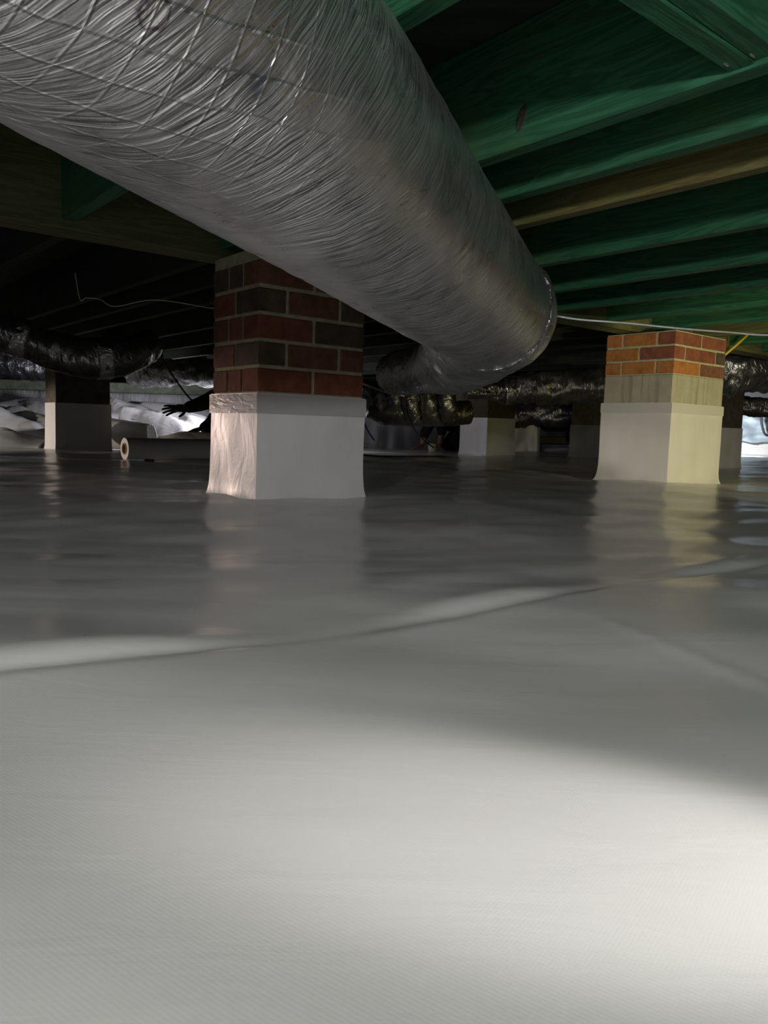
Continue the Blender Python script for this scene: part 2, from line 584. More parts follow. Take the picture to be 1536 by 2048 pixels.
def add_ellipsoid(bm, c, r, rot=None, seg=16):
    b2 = bmesh.new()
    bmesh.ops.create_uvsphere(b2, u_segments=seg, v_segments=seg // 2 + 2, radius=1)
    bmesh.ops.scale(b2, vec=r, verts=b2.verts)
    if rot:
        bmesh.ops.rotate(b2, cent=(0, 0, 0), matrix=rot.to_matrix(), verts=b2.verts)
    bmesh.ops.translate(b2, vec=c, verts=b2.verts)
    me = bpy.data.meshes.new('tmp')
    b2.to_mesh(me)
    b2.free()
    bm.from_mesh(me)
    bpy.data.meshes.remove(me)


def limb(bm, pts, rads, segs=12):
    """tapered chain with rounded ends; merged later by a voxel remesh"""
    for i in range(len(pts) - 1):
        a, b = Vector(pts[i]), Vector(pts[i + 1])
        P = [a.lerp(b, k / 4) for k in range(5)]
        rr = [rads[i] + (rads[i + 1] - rads[i]) * k / 4 for k in range(5)]
        sweep(bm, P, rr, segs)
    for p, r in zip(pts, rads):
        add_ellipsoid(bm, p, (r, r, r), seg=10)


def remesh(o, voxel, smooth=2):
    md = o.modifiers.new('skin', 'REMESH')
    md.mode = 'VOXEL'
    md.voxel_size = voxel
    md.use_smooth_shade = True
    if smooth:
        s = o.modifiers.new('soft', 'SMOOTH')
        s.iterations = smooth
        s.factor = 0.5


# ------------------------------------------------------------------ building frame
ANG = R(39.5)
NX = Vector((cos(ANG), sin(ANG), 0))        # along the girder, across the joists
JD = Vector((sin(ANG), -cos(ANG), 0))       # along the joists, toward the lower right
ZJ = 0.81                                   # underside of the joists
ZTOP = 1.05                                 # underside of the subfloor


def jn(n, s, z):
    """n metres along the girder axis, s metres along the joists"""
    return NX * n + JD * s + Vector((0, 0, z))


# ------------------------------------------------------------------ floor
SEAM_A = Vector((-0.348, 0.684))
SEAM_B = Vector((0.57, 1.34))
SEAM_D = (SEAM_B - SEAM_A).normalized()
SEAM_N = Vector((-SEAM_D.y, SEAM_D.x))


CR_A = Vector((0.288, 1.00))
CR_D = (Vector((0.386, 0.76)) - CR_A).normalized()


def floor_h(x, y):
    d = math.hypot(x, y)
    k = min(1.0, max(0.0, (d - 0.25) / 0.6))
    h = 0.020 * k * (noise.noise(Vector((x * 1.1 + 3, y * 1.3, 0.3))))
    h += 0.010 * k * noise.noise(Vector((x * 3.1, y * 4.3 + 8, 1.3)))
    # fine long wrinkles, about parallel to the sheet edge
    a = x * SEAM_D.x + y * SEAM_D.y
    b = x * SEAM_N.x + y * SEAM_N.y
    wk = min(1.0, max(0.0, (d - 0.7) / 0.8))
    h += wk * 0.0045 * noise.noise(Vector((a * 1.6, b * 9.0, 4.0)))
    h += wk * 0.0030 * abs(noise.noise(Vector((x * 2.2 + 4, y * 7.0, 9.0))))
    # overlap of two sheets: edge dips, then the far sheet rises
    q = Vector((x, y)) - SEAM_A
    v = q.dot(SEAM_N) + 0.010 * sin(q.dot(SEAM_D) * 5.0)
    u = q.dot(SEAM_D)
    am = max(0.12, cos(pi * (u - 0.10) / 0.55) ** 2)
    fade = max(0.0, 1 - max(0, u - 1.15) / 0.6)
    if v > 0:
        t = min(1.0, v / 0.048)
        h += fade * am * 0.0125 * (t * (2 - t)) * math.exp(-max(0.0, v - 0.048) / 0.16)
    else:
        h += fade * 0.0045 * math.exp(v / 0.06) * min(1.0, -v / 0.016)
    wz = min(1.0, max(0.0, (d - 1.0) / 0.6))
    h += wz * 0.0045 * noise.noise(Vector((x * 4.0, y * 3.0, 12.0))) + wz * 0.0016 * noise.noise(Vector((x * 11.0, y * 9.0, 15.0)))
    # a crease running to the right
    cc = Vector((x, y)) - CR_A
    c = cc.x * CR_D.y - cc.y * CR_D.x
    u = cc.dot(CR_D)
    if -0.05 < u < 0.6:
        h += 0.0022 * math.exp(-(c / 0.008) ** 2) * min(1, (u + 0.05) / 0.1) * min(1, (0.6 - u) / 0.2)
    return h


def build_floor():
    bm = bmesh.new()
    ys = []
    y = -3.0
    while y < 12.6:
        ys.append(y)
        ay = abs(y - 0.4)
        y += 0.008 if 0.2 < y < 1.6 else min(0.09, max(0.012, 0.010 * (1 + ay * 1.6))) if y >= 1.6 else 0.08
    xs = []
    x = -7.0
    while x < 9.0:
        xs.append(x)
        x += 0.014 if abs(x) < 1.0 else (0.03 if abs(x) < 2.5 else 0.10)
    grid = [[bm.verts.new((x, y, floor_h(x, y))) for x in xs] for y in ys]
    for j in range(len(ys) - 1):
        for i in range(len(xs) - 1):
            bm.faces.new((grid[j][i], grid[j][i + 1], grid[j + 1][i + 1], grid[j + 1][i]))
    return obj('floor', bm, M_FLOOR, None, True)


struct(build_floor())

# ------------------------------------------------------------------ shell
WB = 12.4
ceil_ = struct(obj('ceiling', box(-7.2, 9.2, -3.2, 12.6, ZTOP, ZTOP + 0.04), M_SUB))
wb = struct(obj('wall_back', box(-7.2, 9.2, WB, WB + 0.15, -0.3, ZTOP), M_DARKWALL))
struct(obj('wall_left', box(-7.15, -7.0, -3.2, WB, -0.3, ZTOP), M_WALL))
struct(obj('wall_right', box(9.0, 9.15, -3.2, WB, -0.3, ZTOP), M_DARKWALL))
struct(obj('wall_front', box(-7.2, 9.2, -3.15, -3.0, -0.3, ZTOP), M_DARKWALL))

# inner foundation wall on the left: white liner below, bare green-grey ledge above
def ripple_wall(name, x0, x1, y, z0, z1, m, amp, n=120, seed=0, parent=None, thick=0.05):
    bm = bmesh.new()
    rows = 14
    g = []
    for j in range(rows + 1):
        z = z0 + (z1 - z0) * j / rows
        g.append([bm.verts.new((x0 + (x1 - x0) * i / n,
                                y - amp * abs(noise.noise(Vector(((x0 + (x1 - x0) * i / n) * 4.5 + seed, z * 1.2, seed)))) * 2, z))
                  for i in range(n + 1)])
    for j in range(rows):
        for i in range(n):
            bm.faces.new((g[j][i], g[j][i + 1], g[j + 1][i + 1], g[j + 1][i]))
    r = bmesh.ops.extrude_face_region(bm, geom=list(bm.faces))
    bmesh.ops.translate(bm, vec=(0, thick, 0), verts=[v for v in r['geom'] if isinstance(v, bmesh.types.BMVert)])
    bmesh.ops.recalc_face_normals(bm, faces=bm.faces)
    return obj(name, bm, m, parent, True)


YW = 9.6
fw = struct(obj('wall_foundation', box(-7.0, 1.9, YW, YW + 0.2, -0.2, 0.62), M_DARKWALL))
lin = ripple_wall('wall_liner', -6.9, -0.75, YW - 0.03, -0.05, 0.575, M_WALL, 0.03, 160, 3.0, fw, 0.03)
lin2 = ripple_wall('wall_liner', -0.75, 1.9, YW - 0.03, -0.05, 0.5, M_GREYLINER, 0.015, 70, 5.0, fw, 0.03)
struct(obj('trim_1', box(-7.0, 1.9, YW - 0.09, YW + 0.2, 0.58, 0.70, bev=0.01), M_SILL))

# ------------------------------------------------------------------ joists (parts of the ceiling)
bmj = box(0, 4.4, -0.02, 0.02, ZJ, ZTOP, bev=0.002)
first = obj('joist', bmj, M_JOIST, ceil_)
mj_green = first.data
mj_brown = mj_green.copy()
mj_brown.materials.clear()
mj_brown.materials.append(M_JOIST_B)
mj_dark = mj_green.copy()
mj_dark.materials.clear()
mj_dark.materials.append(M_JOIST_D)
rzJ = math.atan2(JD.y, JD.x)
GN = 2.43   # offset of the girder line along -JD
GS = -GN    # s coordinate of the girder centre


def place_joist(o, n, s0):
    o.location = jn(n, s0, 0)
    o.rotation_euler.z = rzJ


ns = [-0.96, -0.53, -0.1, 0.33, 0.74, 1.24, 1.475, 1.69, 2.128, 2.556, 2.956, 3.39, 3.81, 4.24, 4.67, 5.1, 5.53, 5.96, 6.4, 6.83, 7.25]
place_joist(first, ns[0], GS + 0.06)
for i, n_ in enumerate(ns[1:]):
    j = first.copy()
    COL.objects.link(j)
    place_joist(j, n_, GS + 0.06)
    if abs(n_ - 1.69) < 0.01 or abs(n_ - 4.24) < 0.01:
        j.data = mj_brown
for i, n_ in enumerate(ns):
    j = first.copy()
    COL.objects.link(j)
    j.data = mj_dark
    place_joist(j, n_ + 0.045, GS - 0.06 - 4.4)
# solid blocking between the near joists
PC = at(1435, 132, 1.0)
dB = PC - CAM
PC = CAM + dB * ((ZJ + 0.004 - CAM.z) / dB.z)
sB = PC.dot(JD)
for k in range(2):
    blk = obj('blocking', box(0.762, 1.219, 0.0, 0.040, ZJ + 0.004 + 0.004 * k, ZTOP - 0.001, bev=0.002), M_JOIST, ceil_)
    blk.location = jn(0, sB + 0.0405 * (k + 1), 0)
    blk.rotation_euler.z = ANG
dK = at(1043, 236, 1.0) - CAM
PK = CAM + dK * ((1.2195 - CAM.dot(NX)) / dK.dot(NX))
bm = bmesh.new()
add_ellipsoid(bm, (0, 0, 0), (0.0026, 0.013, 0.025), None, 16)
kn = obj('knot', bm, M_KNOT, ceil_, True)
kn.location = PK
kn.rotation_euler = (R(20), 0, ANG)
st_i = 0
for dn, ds in ((1.190, 0.012), (1.190, 0.052)):
    stp = obj('staple', box(-0.006, 0.006, -0.0012, 0.0012, -0.0012, 0.0012), M_SILVER, ceil_)
    stp.location = jn(dn, sB + ds, ZJ + 0.0035)
    stp.rotation_euler.z = ANG
# girder: three plies
gl0, gl1 = -3.2, 9.5
for k in range(3):
    g = obj('girder_ply', box(gl0, gl1, -0.019, 0.019, 0.785 + 0.001 * k, ZTOP - 0.0005, bev=0.003), M_GIRDER, ceil_)
    g.location = jn(0, GS + (k - 1) * 0.039, 0)
    g.rotation_euler.z = ANG


# ------------------------------------------------------------------ piers
def wrap_mesh(w, l, z0, z1, seed, t=0.0055, flare=0.018, amp=0.003):
    """plastic skirt hugging the pier, flaring onto the ground sheet"""
    bm = bmesh.new()
    per = []
    nw, nl = 22, 18
    for i in range(nw):
        per.append((w * i / nw, 0, 0, -1))
    for i in range(nl):
        per.append((w, l * i / nl, 1, 0))
    for i in range(nw):
        per.append((w - w * i / nw, l, 0, 1))
    for i in range(nl):
        per.append((0, l - l * i / nl, -1, 0))
    rows = 30
    rings = []
    for j in range(rows + 1):
        z = z0 + (z1 - z0) * j / rows
        hgt = z - z0
        fl = flare * math.exp(-hgt / 0.022) + 0.004 * math.exp(-hgt / 0.10)
        ring = []
        for i, (x, y, nx, ny) in enumerate(per):
            cx, cy = x / w * 2 - 1, y / l * 2 - 1
            off = t + fl * (0.7 + 0.6 * noise.noise(Vector((x * 6, y * 6, seed)))) + amp * noise.noise(Vector((x * 9 + seed, y * 9, z * 5)))
            # corners pushed outwards along both sides
            px = x + (off if cx > 0.999 else -off if cx < -0.999 else 0)
            py = y + (off if cy > 0.999 else -off if cy < -0.999 else 0)
            ring.append(bm.verts.new((px, py, z)))
        rings.append(ring)
    n = len(per)
    for j in range(rows):
        for i in range(n):
            bm.faces.new((rings[j][i], rings[j][(i + 1) % n], rings[j + 1][(i + 1) % n], rings[j + 1][i]))
    # lip folding back to the pier
    lip = [bm.verts.new((min(max(v.co.x, 0.001), w - 0.001), min(max(v.co.y, 0.001), l - 0.001), z1)) for v in rings[-1]]
    for i in range(n):
        bm.faces.new((rings[-1][i], rings[-1][(i + 1) % n], lip[(i + 1) % n], lip[i]))
    bmesh.ops.recalc_face_normals(bm, faces=bm.faces)
    return bm


def band_mesh(w, l, z0, z1, t):
    bm = bmesh.new()
    bot = [bm.verts.new((x, y, z0)) for x, y in ((-t, -t), (w + t, -t), (w + t, l + t), (-t, l + t))]
    top = [bm.verts.new((v.co.x, v.co.y, z1)) for v in bot]
    bi = [bm.verts.new((x, y, z0)) for x, y in ((0, 0), (w, 0), (w, l), (0, l))]
    ti = [bm.verts.new((v.co.x, v.co.y, z1)) for v in bi]
    for i in range(4):
        k = (i + 1) % 4
        bm.faces.new((bot[i], bot[k], top[k], top[i]))
        bm.faces.new((top[i], top[k], ti[k], ti[i]))
        bm.faces.new((bi[i], bi[k], bot[k], bot[i]))
    bmesh.ops.recalc_face_normals(bm, faces=bm.faces)
    return bm


BRICK_CACHE = {}


def brick_obj(lx, ly, lz, m, parent, loc):
    key = (round(lx, 3), round(ly, 3), round(lz, 3), m.name)
    if key not in BRICK_CACHE:
        bm = box(-lx / 2, lx / 2, -ly / 2, ly / 2, -lz / 2, lz / 2, bev=0.003)
        o = obj('brick', bm, m, parent)
        BRICK_CACHE[key] = o.data
    else:
        o = bpy.data.objects.new('brick', BRICK_CACHE[key])
        COL.objects.link(o)
        o.parent = parent
    o.location = loc
    return o


def pier(label, corner, w, l, zb, z_wrap, z_brick, z_top, seed, palette, course=0.0815, tape=None, block=True, group=None, wrapmat=None, tapemat=None):
    t = thing('brick_pier' if z_brick < z_top else 'block_pier', label, 'pier', (corner[0], corner[1], 0), ANG, group)
    rnd = random.Random(seed)
    # block base (bare above the wrap)
    obj('block_base', box(0.0, w, 0.0, l, zb - 0.02, min(z_brick, z_top), bev=0.004), M_BLOCK if z_brick < z_top else M_BLOCKD, t)
    if z_brick < z_top:
        obj('mortar_core', box(0.004, w - 0.004, 0.004, l - 0.004, z_brick - 0.004, z_top), M_MORTAR, t)
        z = z_brick
        b = 0.098
        j = 0.011
        row = 0
        while z + course * 0.5 < z_top:
            h = min(course - j, z_top - z - 0.001)
            zc = z + j / 2 + h / 2
            def put(x0, x1, y0, y1):
                brick_obj(x1 - x0, y1 - y0, h, rnd.choices(BRICKS, palette)[0], t, ((x0 + x1) / 2, (y0 + y1) / 2, zc + rnd.uniform(-.0008, .0008)))
            if row % 2 == 0:
                for y0 in (0, l - b):
                    put(0, w / 2 - j / 2, y0, y0 + b)
                    put(w / 2 + j / 2, w, y0, y0 + b)
                for x0 in (0, w - b):
                    put(x0, x0 + b, b + j, l - b - j)
            else:
                for x0 in (0, w - b):
                    put(x0, x0 + b, 0, l / 2 - j / 2)
                    put(x0, x0 + b, l / 2 + j / 2, l)
                for y0 in (0, l - b):
                    put(b + j, w - b - j, y0, y0 + b)
            z += course
            row += 1
    wr = obj('plastic_wrap', wrap_mesh(w, l, zb - 0.012, z_wrap, seed), wrapmat or M_WRAP, t, True)
    if tape:
        obj('seam_tape', band_mesh(w, l, tape[0], tape[1], 0.0085), tapemat or M_TAPE, wr)
    return t


def sharp(o, ang=40):
    me = o.data
    bm = bmesh.new()
    bm.from_mesh(me)
    for e in bm.edges:
        e.smooth = not (len(e.link_faces) == 2 and e.calc_face_angle(0) > R(ang))
    bm.to_mesh(me)
    bm.free()


pier('red brick pier in the middle left, white wrap below, top tucked behind the big duct', (-0.401, 2.404), 0.411, 0.301, 0.0, 0.339,
     0.339, 0.780, 3, (5, 0.3, 4, 2), tape=(0.275, 0.336))
pier('orange brick pier at the right with a parged band between bricks and wrap', (1.451, 3.97), 0.519, 0.41, 0.0, 0.415,
     0.560, 0.780, 11, (3, 7, 3, 0.4), 0.0735, tape=(0.362, 0.4125), tapemat=M_TAPE_W)
pier('white wrapped block pier at the far left under the sagging duct', (-2.437, 5.7), 0.402, 0.251, 0.0, 0.358, 2, 0.780, 5, (1,), group=None)
pier('small wrapped block pier standing far back below the elbow of the big duct', (0.987, 7.6), 0.405, 0.36, 0.0, 0.375, 2, 0.780, 6, (1,))
pier('wrapped block pier half hidden just right of the orange brick pier', (2.66, 6.3), 0.48, 0.30, 0.0, 0.33, 2, 0.780, 8, (1,))
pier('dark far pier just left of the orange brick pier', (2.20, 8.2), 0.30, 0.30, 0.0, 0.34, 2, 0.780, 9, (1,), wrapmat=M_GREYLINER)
for o in bpy.data.objects:
    if o.name.startswith('plastic_wrap'):
        sharp(o)

# ------------------------------------------------------------------ big duct
AX = Vector((0.32538, 0.94507, -0.03108))
A0 = CAM + Vector((-0.69588, 0.26158, 0.66882)) * 0.587
RD = 0.1622


def axp(t):
    return A0 + AX * t


duct = thing('insulated_duct', 'huge silver foil jacketed duct running overhead from the upper left', 'duct', axp(0.9) - Vector((0, 0, RD)))
T_END = 2.12
straight = []
for k in range(341):
    t_ = -2.6 + (T_END + 2.6) * k / 340
    p_ = axp(t_)
    if t_ < -0.35:
        p_.z = axp(-0.35).z
    straight.append(p_)


def duct_disp(s, th):
    sl = s - 0.55 * 0.16 * th
    v = 0.0035 * noise.noise(Vector((s * 3.0, cos(th) * 1.5, sin(th) * 1.5)))
    v += 0.0018 * noise.noise(Vector((s * 26.0 + cos(th) * 2, cos(th) * 2.2, sin(th) * 2.2)))
    return v


bm = bmesh.new()
off = duct.location.copy()
sweep(bm, [p - off for p in straight], RD, 144, disp=duct_disp)
obj('foil_jacket', bm, M_DUCT, duct, True)
# elbow
E0 = axp(T_END)
path = [axp(T_END - 0.03), axp(T_END + 0.04), at(958, 652, 2.36), at(934, 688, 2.50), at(895, 722, 2.66), at(850, 738, 2.84), at(812, 744, 2.98), at(784, 748, 3.06)]
pe = catmull([p - off for p in path], 14)
re_ = []
for i in range(len(pe)):
    f = i / (len(pe) - 1)
    re_.append(RD * (1.0 if f < 0.35 else 1.0 - 0.50 * min(1, (f - 0.35) / 0.35)) * (1.0 if f < 0.93 else 0.9) + 0.004)
bm = bmesh.new()
sweep(bm, pe, re_, 96, disp=lambda s, th: 0.004 * noise.noise(Vector((s * 22, cos(th) * 2, sin(th) * 2))) + 0.002 * noise.noise(Vector((s * 60, cos(th) * 5, sin(th) * 5))))
obj('elbow', bm, M_DUCT, duct, True)
bm = bmesh.new()
sweep(bm, [axp(T_END - 0.05 + 0.004 * k) - off for k in range(14)], RD + 0.0035, 120,
      disp=lambda s, th: 0.004 * noise.noise(Vector((s * 40, cos(th) * 7, sin(th) * 7))))
obj('seam_tape', bm, M_FTAPE, duct, True)


# ------------------------------------------------------------------ background ducts
def flex(name, label, pts, rad, m, seed, segs=40, n=18, amp=0.012, collar=None):
    root = thing(name, label, 'duct', pts[0])
    base = Vector(pts[0])
    bm = bmesh.new()
    P = [p - base for p in catmull(pts, n)]
    rr = rad
    if isinstance(rad, (list, tuple)):
        k = len(rad) - 1
        rr = []
        for i in range(len(P)):
            x = i / (len(P) - 1) * k
            j = min(int(x), k - 1)
            rr.append(rad[j] + (rad[j + 1] - rad[j]) * (x - j))
    sweep(bm, P, rr, segs, disp=lambda s, th: amp * noise.noise(Vector((s * 14 + seed, cos(th) * 1.6, sin(th) * 1.6))) + amp * 0.5 * noise.noise(Vector((s * 40, cos(th) * 3, sin(th) * 3 + seed))))
    obj('foil_sleeve', bm, m, root, True)
    if collar:
        for c in collar:
            i = int(c * (len(P) - 1))
            i = min(max(i, 1), len(P) - 2)
            q = [P[i] + (P[i + 1] - P[i - 1]).normalized() * (k - 3) * 0.012 for k in range(7)]
            r0 = rr[i] if isinstance(rr, list) else rr
            bm = bmesh.new()
            sweep(bm, q, r0 + 0.004, segs, disp=lambda s, th: 0.006 * noise.noise(Vector((s * 60, cos(th) * 6, sin(th) * 6 + seed))))
            obj('clamp_band', bm, M_FTAPE, root, True)
    return root


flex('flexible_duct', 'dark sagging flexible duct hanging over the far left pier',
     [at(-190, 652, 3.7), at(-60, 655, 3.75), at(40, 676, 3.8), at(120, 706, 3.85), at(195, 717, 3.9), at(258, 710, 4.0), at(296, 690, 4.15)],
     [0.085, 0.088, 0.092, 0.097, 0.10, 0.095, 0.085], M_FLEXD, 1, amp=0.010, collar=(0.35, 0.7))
flex('flexible_duct', 'crinkled silver duct lying on the green ledge at the far left edge',
     [at(-160, 716, 9.0), at(-60, 722, 9.0), at(30, 728, 9.0), at(90, 732, 9.05), at(170, 735, 9.1)], [0.17, 0.17, 0.17, 0.16, 0.16], M_FLEX, 2, amp=0.03)
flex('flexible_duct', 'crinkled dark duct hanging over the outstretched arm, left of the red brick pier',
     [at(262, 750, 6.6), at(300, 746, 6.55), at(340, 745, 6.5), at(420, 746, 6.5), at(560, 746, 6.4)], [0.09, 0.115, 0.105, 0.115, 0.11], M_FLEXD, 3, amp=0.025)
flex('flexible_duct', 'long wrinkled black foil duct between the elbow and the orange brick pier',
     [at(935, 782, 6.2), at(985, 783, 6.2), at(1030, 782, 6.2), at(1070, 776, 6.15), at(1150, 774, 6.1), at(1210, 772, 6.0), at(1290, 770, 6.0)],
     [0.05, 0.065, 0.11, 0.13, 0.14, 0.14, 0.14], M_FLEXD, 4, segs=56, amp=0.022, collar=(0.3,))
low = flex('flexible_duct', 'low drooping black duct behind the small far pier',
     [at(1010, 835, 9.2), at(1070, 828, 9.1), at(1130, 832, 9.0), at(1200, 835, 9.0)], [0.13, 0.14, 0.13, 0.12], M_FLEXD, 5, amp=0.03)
sp_ = at(1100, 826, 9.05) - low.location
obj('hanger_strap', box(sp_.x - 0.02, sp_.x + 0.02, sp_.y - 0.002, sp_.y + 0.002, sp_.z + 0.05, ZJ + 0.002 - low.location.z), M_FTAPE, low)
flex('flexible_duct', 'gathered foil duct beside the orange brick pier at the right edge',
     [at(1425, 742, 5.6), at(1475, 742, 5.6), at(1512, 740, 5.7), at(1560, 735, 5.8), at(1640, 730, 5.9)], [0.155, 0.165, 0.15, 0.17, 0.17], M_FLEX, 6, segs=56, amp=0.035, collar=(0.55,))
flex('flexible_duct', 'thin shiny black duct at the right edge under the gathered foil duct',
     [at(1420, 810, 6.9), at(1480, 812, 6.9), at(1560, 817, 6.9), at(1650, 820, 6.9)], 0.085, M_FLEXD, 7, amp=0.015)

# trunk line with short branch sleeves, below the elbow
trunk = thing('trunk_duct', 'low dark trunk duct with stubby foil branches left of the small far pier', 'duct', at(830, 850, 6.6))
toff = trunk.location.copy()
bm = bmesh.new()
P = catmull([at(735, 822, 6.4), at(780, 826, 6.5), at(830, 828, 6.6), at(880, 828, 6.6), at(935, 825, 6.7)], 12)
sweep(bm, [p - toff for p in P], [0.05 + 0.055 * min(1, i / 8) for i in range(len(P))], 40, disp=lambda s, th: 0.008 * noise.noise(Vector((s * 16, cos(th) * 2, sin(th) * 2))))
obj('trunk_sleeve', bm, M_FLEXD, trunk, True)
for (x, y0, y1, r, mm) in ((738, 785, 822, 0.055, M_FLEX), (762, 785, 832, 0.065, M_FLEX), (790, 785, 822, 0.06, M_FLEX), (822, 790, 835, 0.07, M_FLEX), (858, 790, 835, 0.07, M_FLEXD), (895, 785, 835, 0.075, M_FLEXD)):
    bm = bmesh.new()
    P = catmull([at(x - 4, y0 - 6, 6.45) - toff, at(x - 1, (y0 + y1) / 2, 6.42) - toff, at(x + 4, y1, 6.5) - toff], 12)
    sweep(bm, P, r, 28, disp=lambda s, th: 0.014 * noise.noise(Vector((s * 26 + x, cos(th) * 1.8, sin(th) * 1.8))))
    obj('branch_sleeve', bm, mm, trunk, True)
P = catmull([at(700, 752, 6.3), at(730, 768, 6.3), at(775, 785, 6.35), at(830, 796, 6.4)], 8)
tube('supply_line', [p - toff for p in (P[0], P[8], P[16], P[-1])], 0.012, M_FTAPE, trunk)

# ------------------------------------------------------------------ cables
def cable(name, label, pts, r, m, cat='cable'):
    base = Vector(pts[0])
    o = tube(name, [Vector(p) - base for p in pts], r, m, None, 8, 10)
    o.location = base
    return tag(o, label, cat)


cable('white_cable', 'thin white cable drooping across the orange brick pier', [at(1030, 620, 2.75), at(1072, 624, 2.35), at(1150, 638, 2.25), at(1250, 646, 2.24), at(1350, 656, 2.24),
      at(1450, 664, 2.23), at(1560, 669, 2.22), at(1700, 640, 2.2), at(1800, 500, 2.2)], 0.0026, M_WHITECABLE)
cable('yellow_cable', 'yellow cable slanting down behind the orange brick pier', [at(1440, 718, 4.75), at(1475, 688, 4.7), at(1510, 655, 4.6), at(1560, 610, 4.5)], 0.008, M_YELLOW)
cable('thin_wire', 'thin wire sagging in the dark left of the red brick pier', [at(150, 546, 3.0), at(160, 599, 3.0), at(172, 596, 3.0), at(200, 599, 3.0), at(230, 613, 3.0), at(310, 600, 3.0), at(420, 616, 3.0), at(470, 622, 3.0)], 0.0012, M_WHITECABLE, 'wire')
cable('extension_cord', 'black cord slanting down to the worker with the outstretched hand', [at(290, 672, 6.0), at(312, 692, 6.0), at(335, 735, 6.0), at(378, 795, 6.0), at(412, 818, 6.05)], 0.007, M_BLACK, 'cord')
cable('extension_cord', 'black cord dangling in front of the crouching worker far back', [at(812, 805, 6.2), at(816, 830, 6.3), at(828, 858, 6.6), at(850, 882, 7.0), at(868, 896, 7.0)], 0.006, M_BLACK, 'cord')
cable('blue_wire', 'blue wire hanging beside the right edge of the red brick pier', [at(722, 676, 5.0), at(723, 800, 5.0), at(725, 830, 5.0), at(734, 858, 5.1), at(748, 880, 5.2)], 0.006, M_BLUE, 'wire')
cable('extension_cord', 'black cord lying across the floor behind the red brick pier', [Vector((px, py, floor_h(px, py) + 0.008)) for px, py in ((-0.35, 6.5), (-0.05, 6.35), (0.25, 6.5), (0.5, 6.8), (0.62, 7.3))], 0.008, M_BLACK, 'cord')

# ------------------------------------------------------------------ liner rolls and loose sheets at the left
def cyl_between(bm, a, b, r, segs=40):
    sweep(bm, [a.lerp(b, k / 6) for k in range(7)], r, segs)


def pipe(a, b, ro, ri, segs=48):
    """thick walled pipe along a-b"""
    bm = bmesh.new()
    t = (b - a).normalized()
    s = t.cross(Vector((0, 0, 1))).normalized()
    u = s.cross(t)
    def ring(c, r):
        return [bm.verts.new(c + (s * cos(2 * pi * k / segs) + u * sin(2 * pi * k / segs)) * r) for k in range(segs)]
    o0, o1, i0, i1 = ring(a, ro), ring(b, ro), ring(a, ri), ring(b, ri)
    for k in range(segs):
        q = (k + 1) % segs
        for A, B in ((o0, o1), (i1, i0), (o1, i1), (i0, o0)):
            bm.faces.new((A[k], A[q], B[q], B[k]))
    bmesh.ops.recalc_face_normals(bm, faces=bm.faces)
    return bm


ra = Vector((at(249, 895, 4.75).x, 4.75, 0.068))
rb_ = ra + NX * 1.25
roll = thing('liner_roll', 'roll of liner with cardboard core lying on the floor, left of the red brick pier', 'roll', (ra.x, ra.y, 0))
ro = roll.location.copy()
rd = (rb_ - ra).normalized()
obj('rolled_liner', pipe(ra + rd * 0.001 - ro, rb_ - ro, 0.067, 0.034), M_ROLL, roll, True)
obj('roll_end', pipe(ra - ro, ra + rd * 0.004 - ro, 0.0675, 0.036), M_ROLLEND, roll)
obj('cardboard_core', pipe(ra - rd * 0.004 - ro, rb_ + rd * 0.004 - ro, 0.036, 0.028), M_CARD, roll, True)
for o in roll.children:
    sharp(o)

mk = thing('marker_pen', 'slim pale marker with a black end lying in front of the liner roll', 'marker', (at(255, 918, 4.6).x, 4.58, floor_h(-1.5, 4.58) + 0.006))
bm = bmesh.new()
sweep(bm, [Vector((0.11 * k / 4, 0, 0)) for k in range(5)], 0.006, 12)
obj('barrel', bm, M_KNIFE, mk, True)
bm = bmesh.new()
sweep(bm, [Vector((0.11 + 0.055 * k / 4, 0, 0)) for k in range(5)], 0.0075, 12)
obj('cap', bm, M_BLACK, mk, True)


def sheet(name, label, prof, x0, x1, y, depth, seed, m=None, amp=0.03, n=90, parent=None, dip=None):
    """a draped sheet: a ridge whose crest height follows prof(x) and which falls away front and back"""
    bm = bmesh.new()
    rows = 30
    g = []
    for j in range(rows + 1):
        f = j / rows
        row = []
        for i in range(n + 1):
            x = x0 + (x1 - x0) * i / n
            hh = prof((x - x0) / (x1 - x0))
            k = sin(pi * min(1, max(0, f))) ** 0.8
            cz = abs(noise.noise(Vector((x * 2.1 + f * 2.4 + seed * 3, f * 1.8 - x * 0.7, seed))))
            z = hh * k - amp * 1.6 * k * max(0.0, 0.22 - cz) / 0.22 + amp * k * noise.noise(Vector((x * 3.0 + seed, f * 3.0, seed))) + amp * 0.2 * k * noise.noise(Vector((x * 8 + seed, f * 7.0, seed)))
            yy = y + (f - 0.5) * depth + amp * 1.5 * noise.noise(Vector((x * 2.4, f * 2, seed + 7)))
            row.append(bm.verts.new((x, yy, max(z, 0.0) + 0.004 - 0.02 * (f in (0, 1)))))
        g.append(row)
    for j in range(rows):
        for i in range(n):
            bm.faces.new((g[j][i], g[j][i + 1], g[j + 1][i + 1], g[j + 1][i]))
    bmesh.ops.recalc_face_normals(bm, faces=bm.faces)
    o = obj(name, bm, m or M_SHEET, parent, True)
    sd = o.modifiers.new('thick', 'SOLIDIFY')
    sd.thickness = 0.004
    return tag(o, label, 'plastic sheet') if label else o


def lerp_prof(*v):
    def f(t):
        x = t * (len(v) - 1)
        j = min(int(x), len(v) - 2)
        q = x - j
        q = q * q * (3 - 2 * q)
        return v[j] + (v[j + 1] - v[j]) * q
    return f


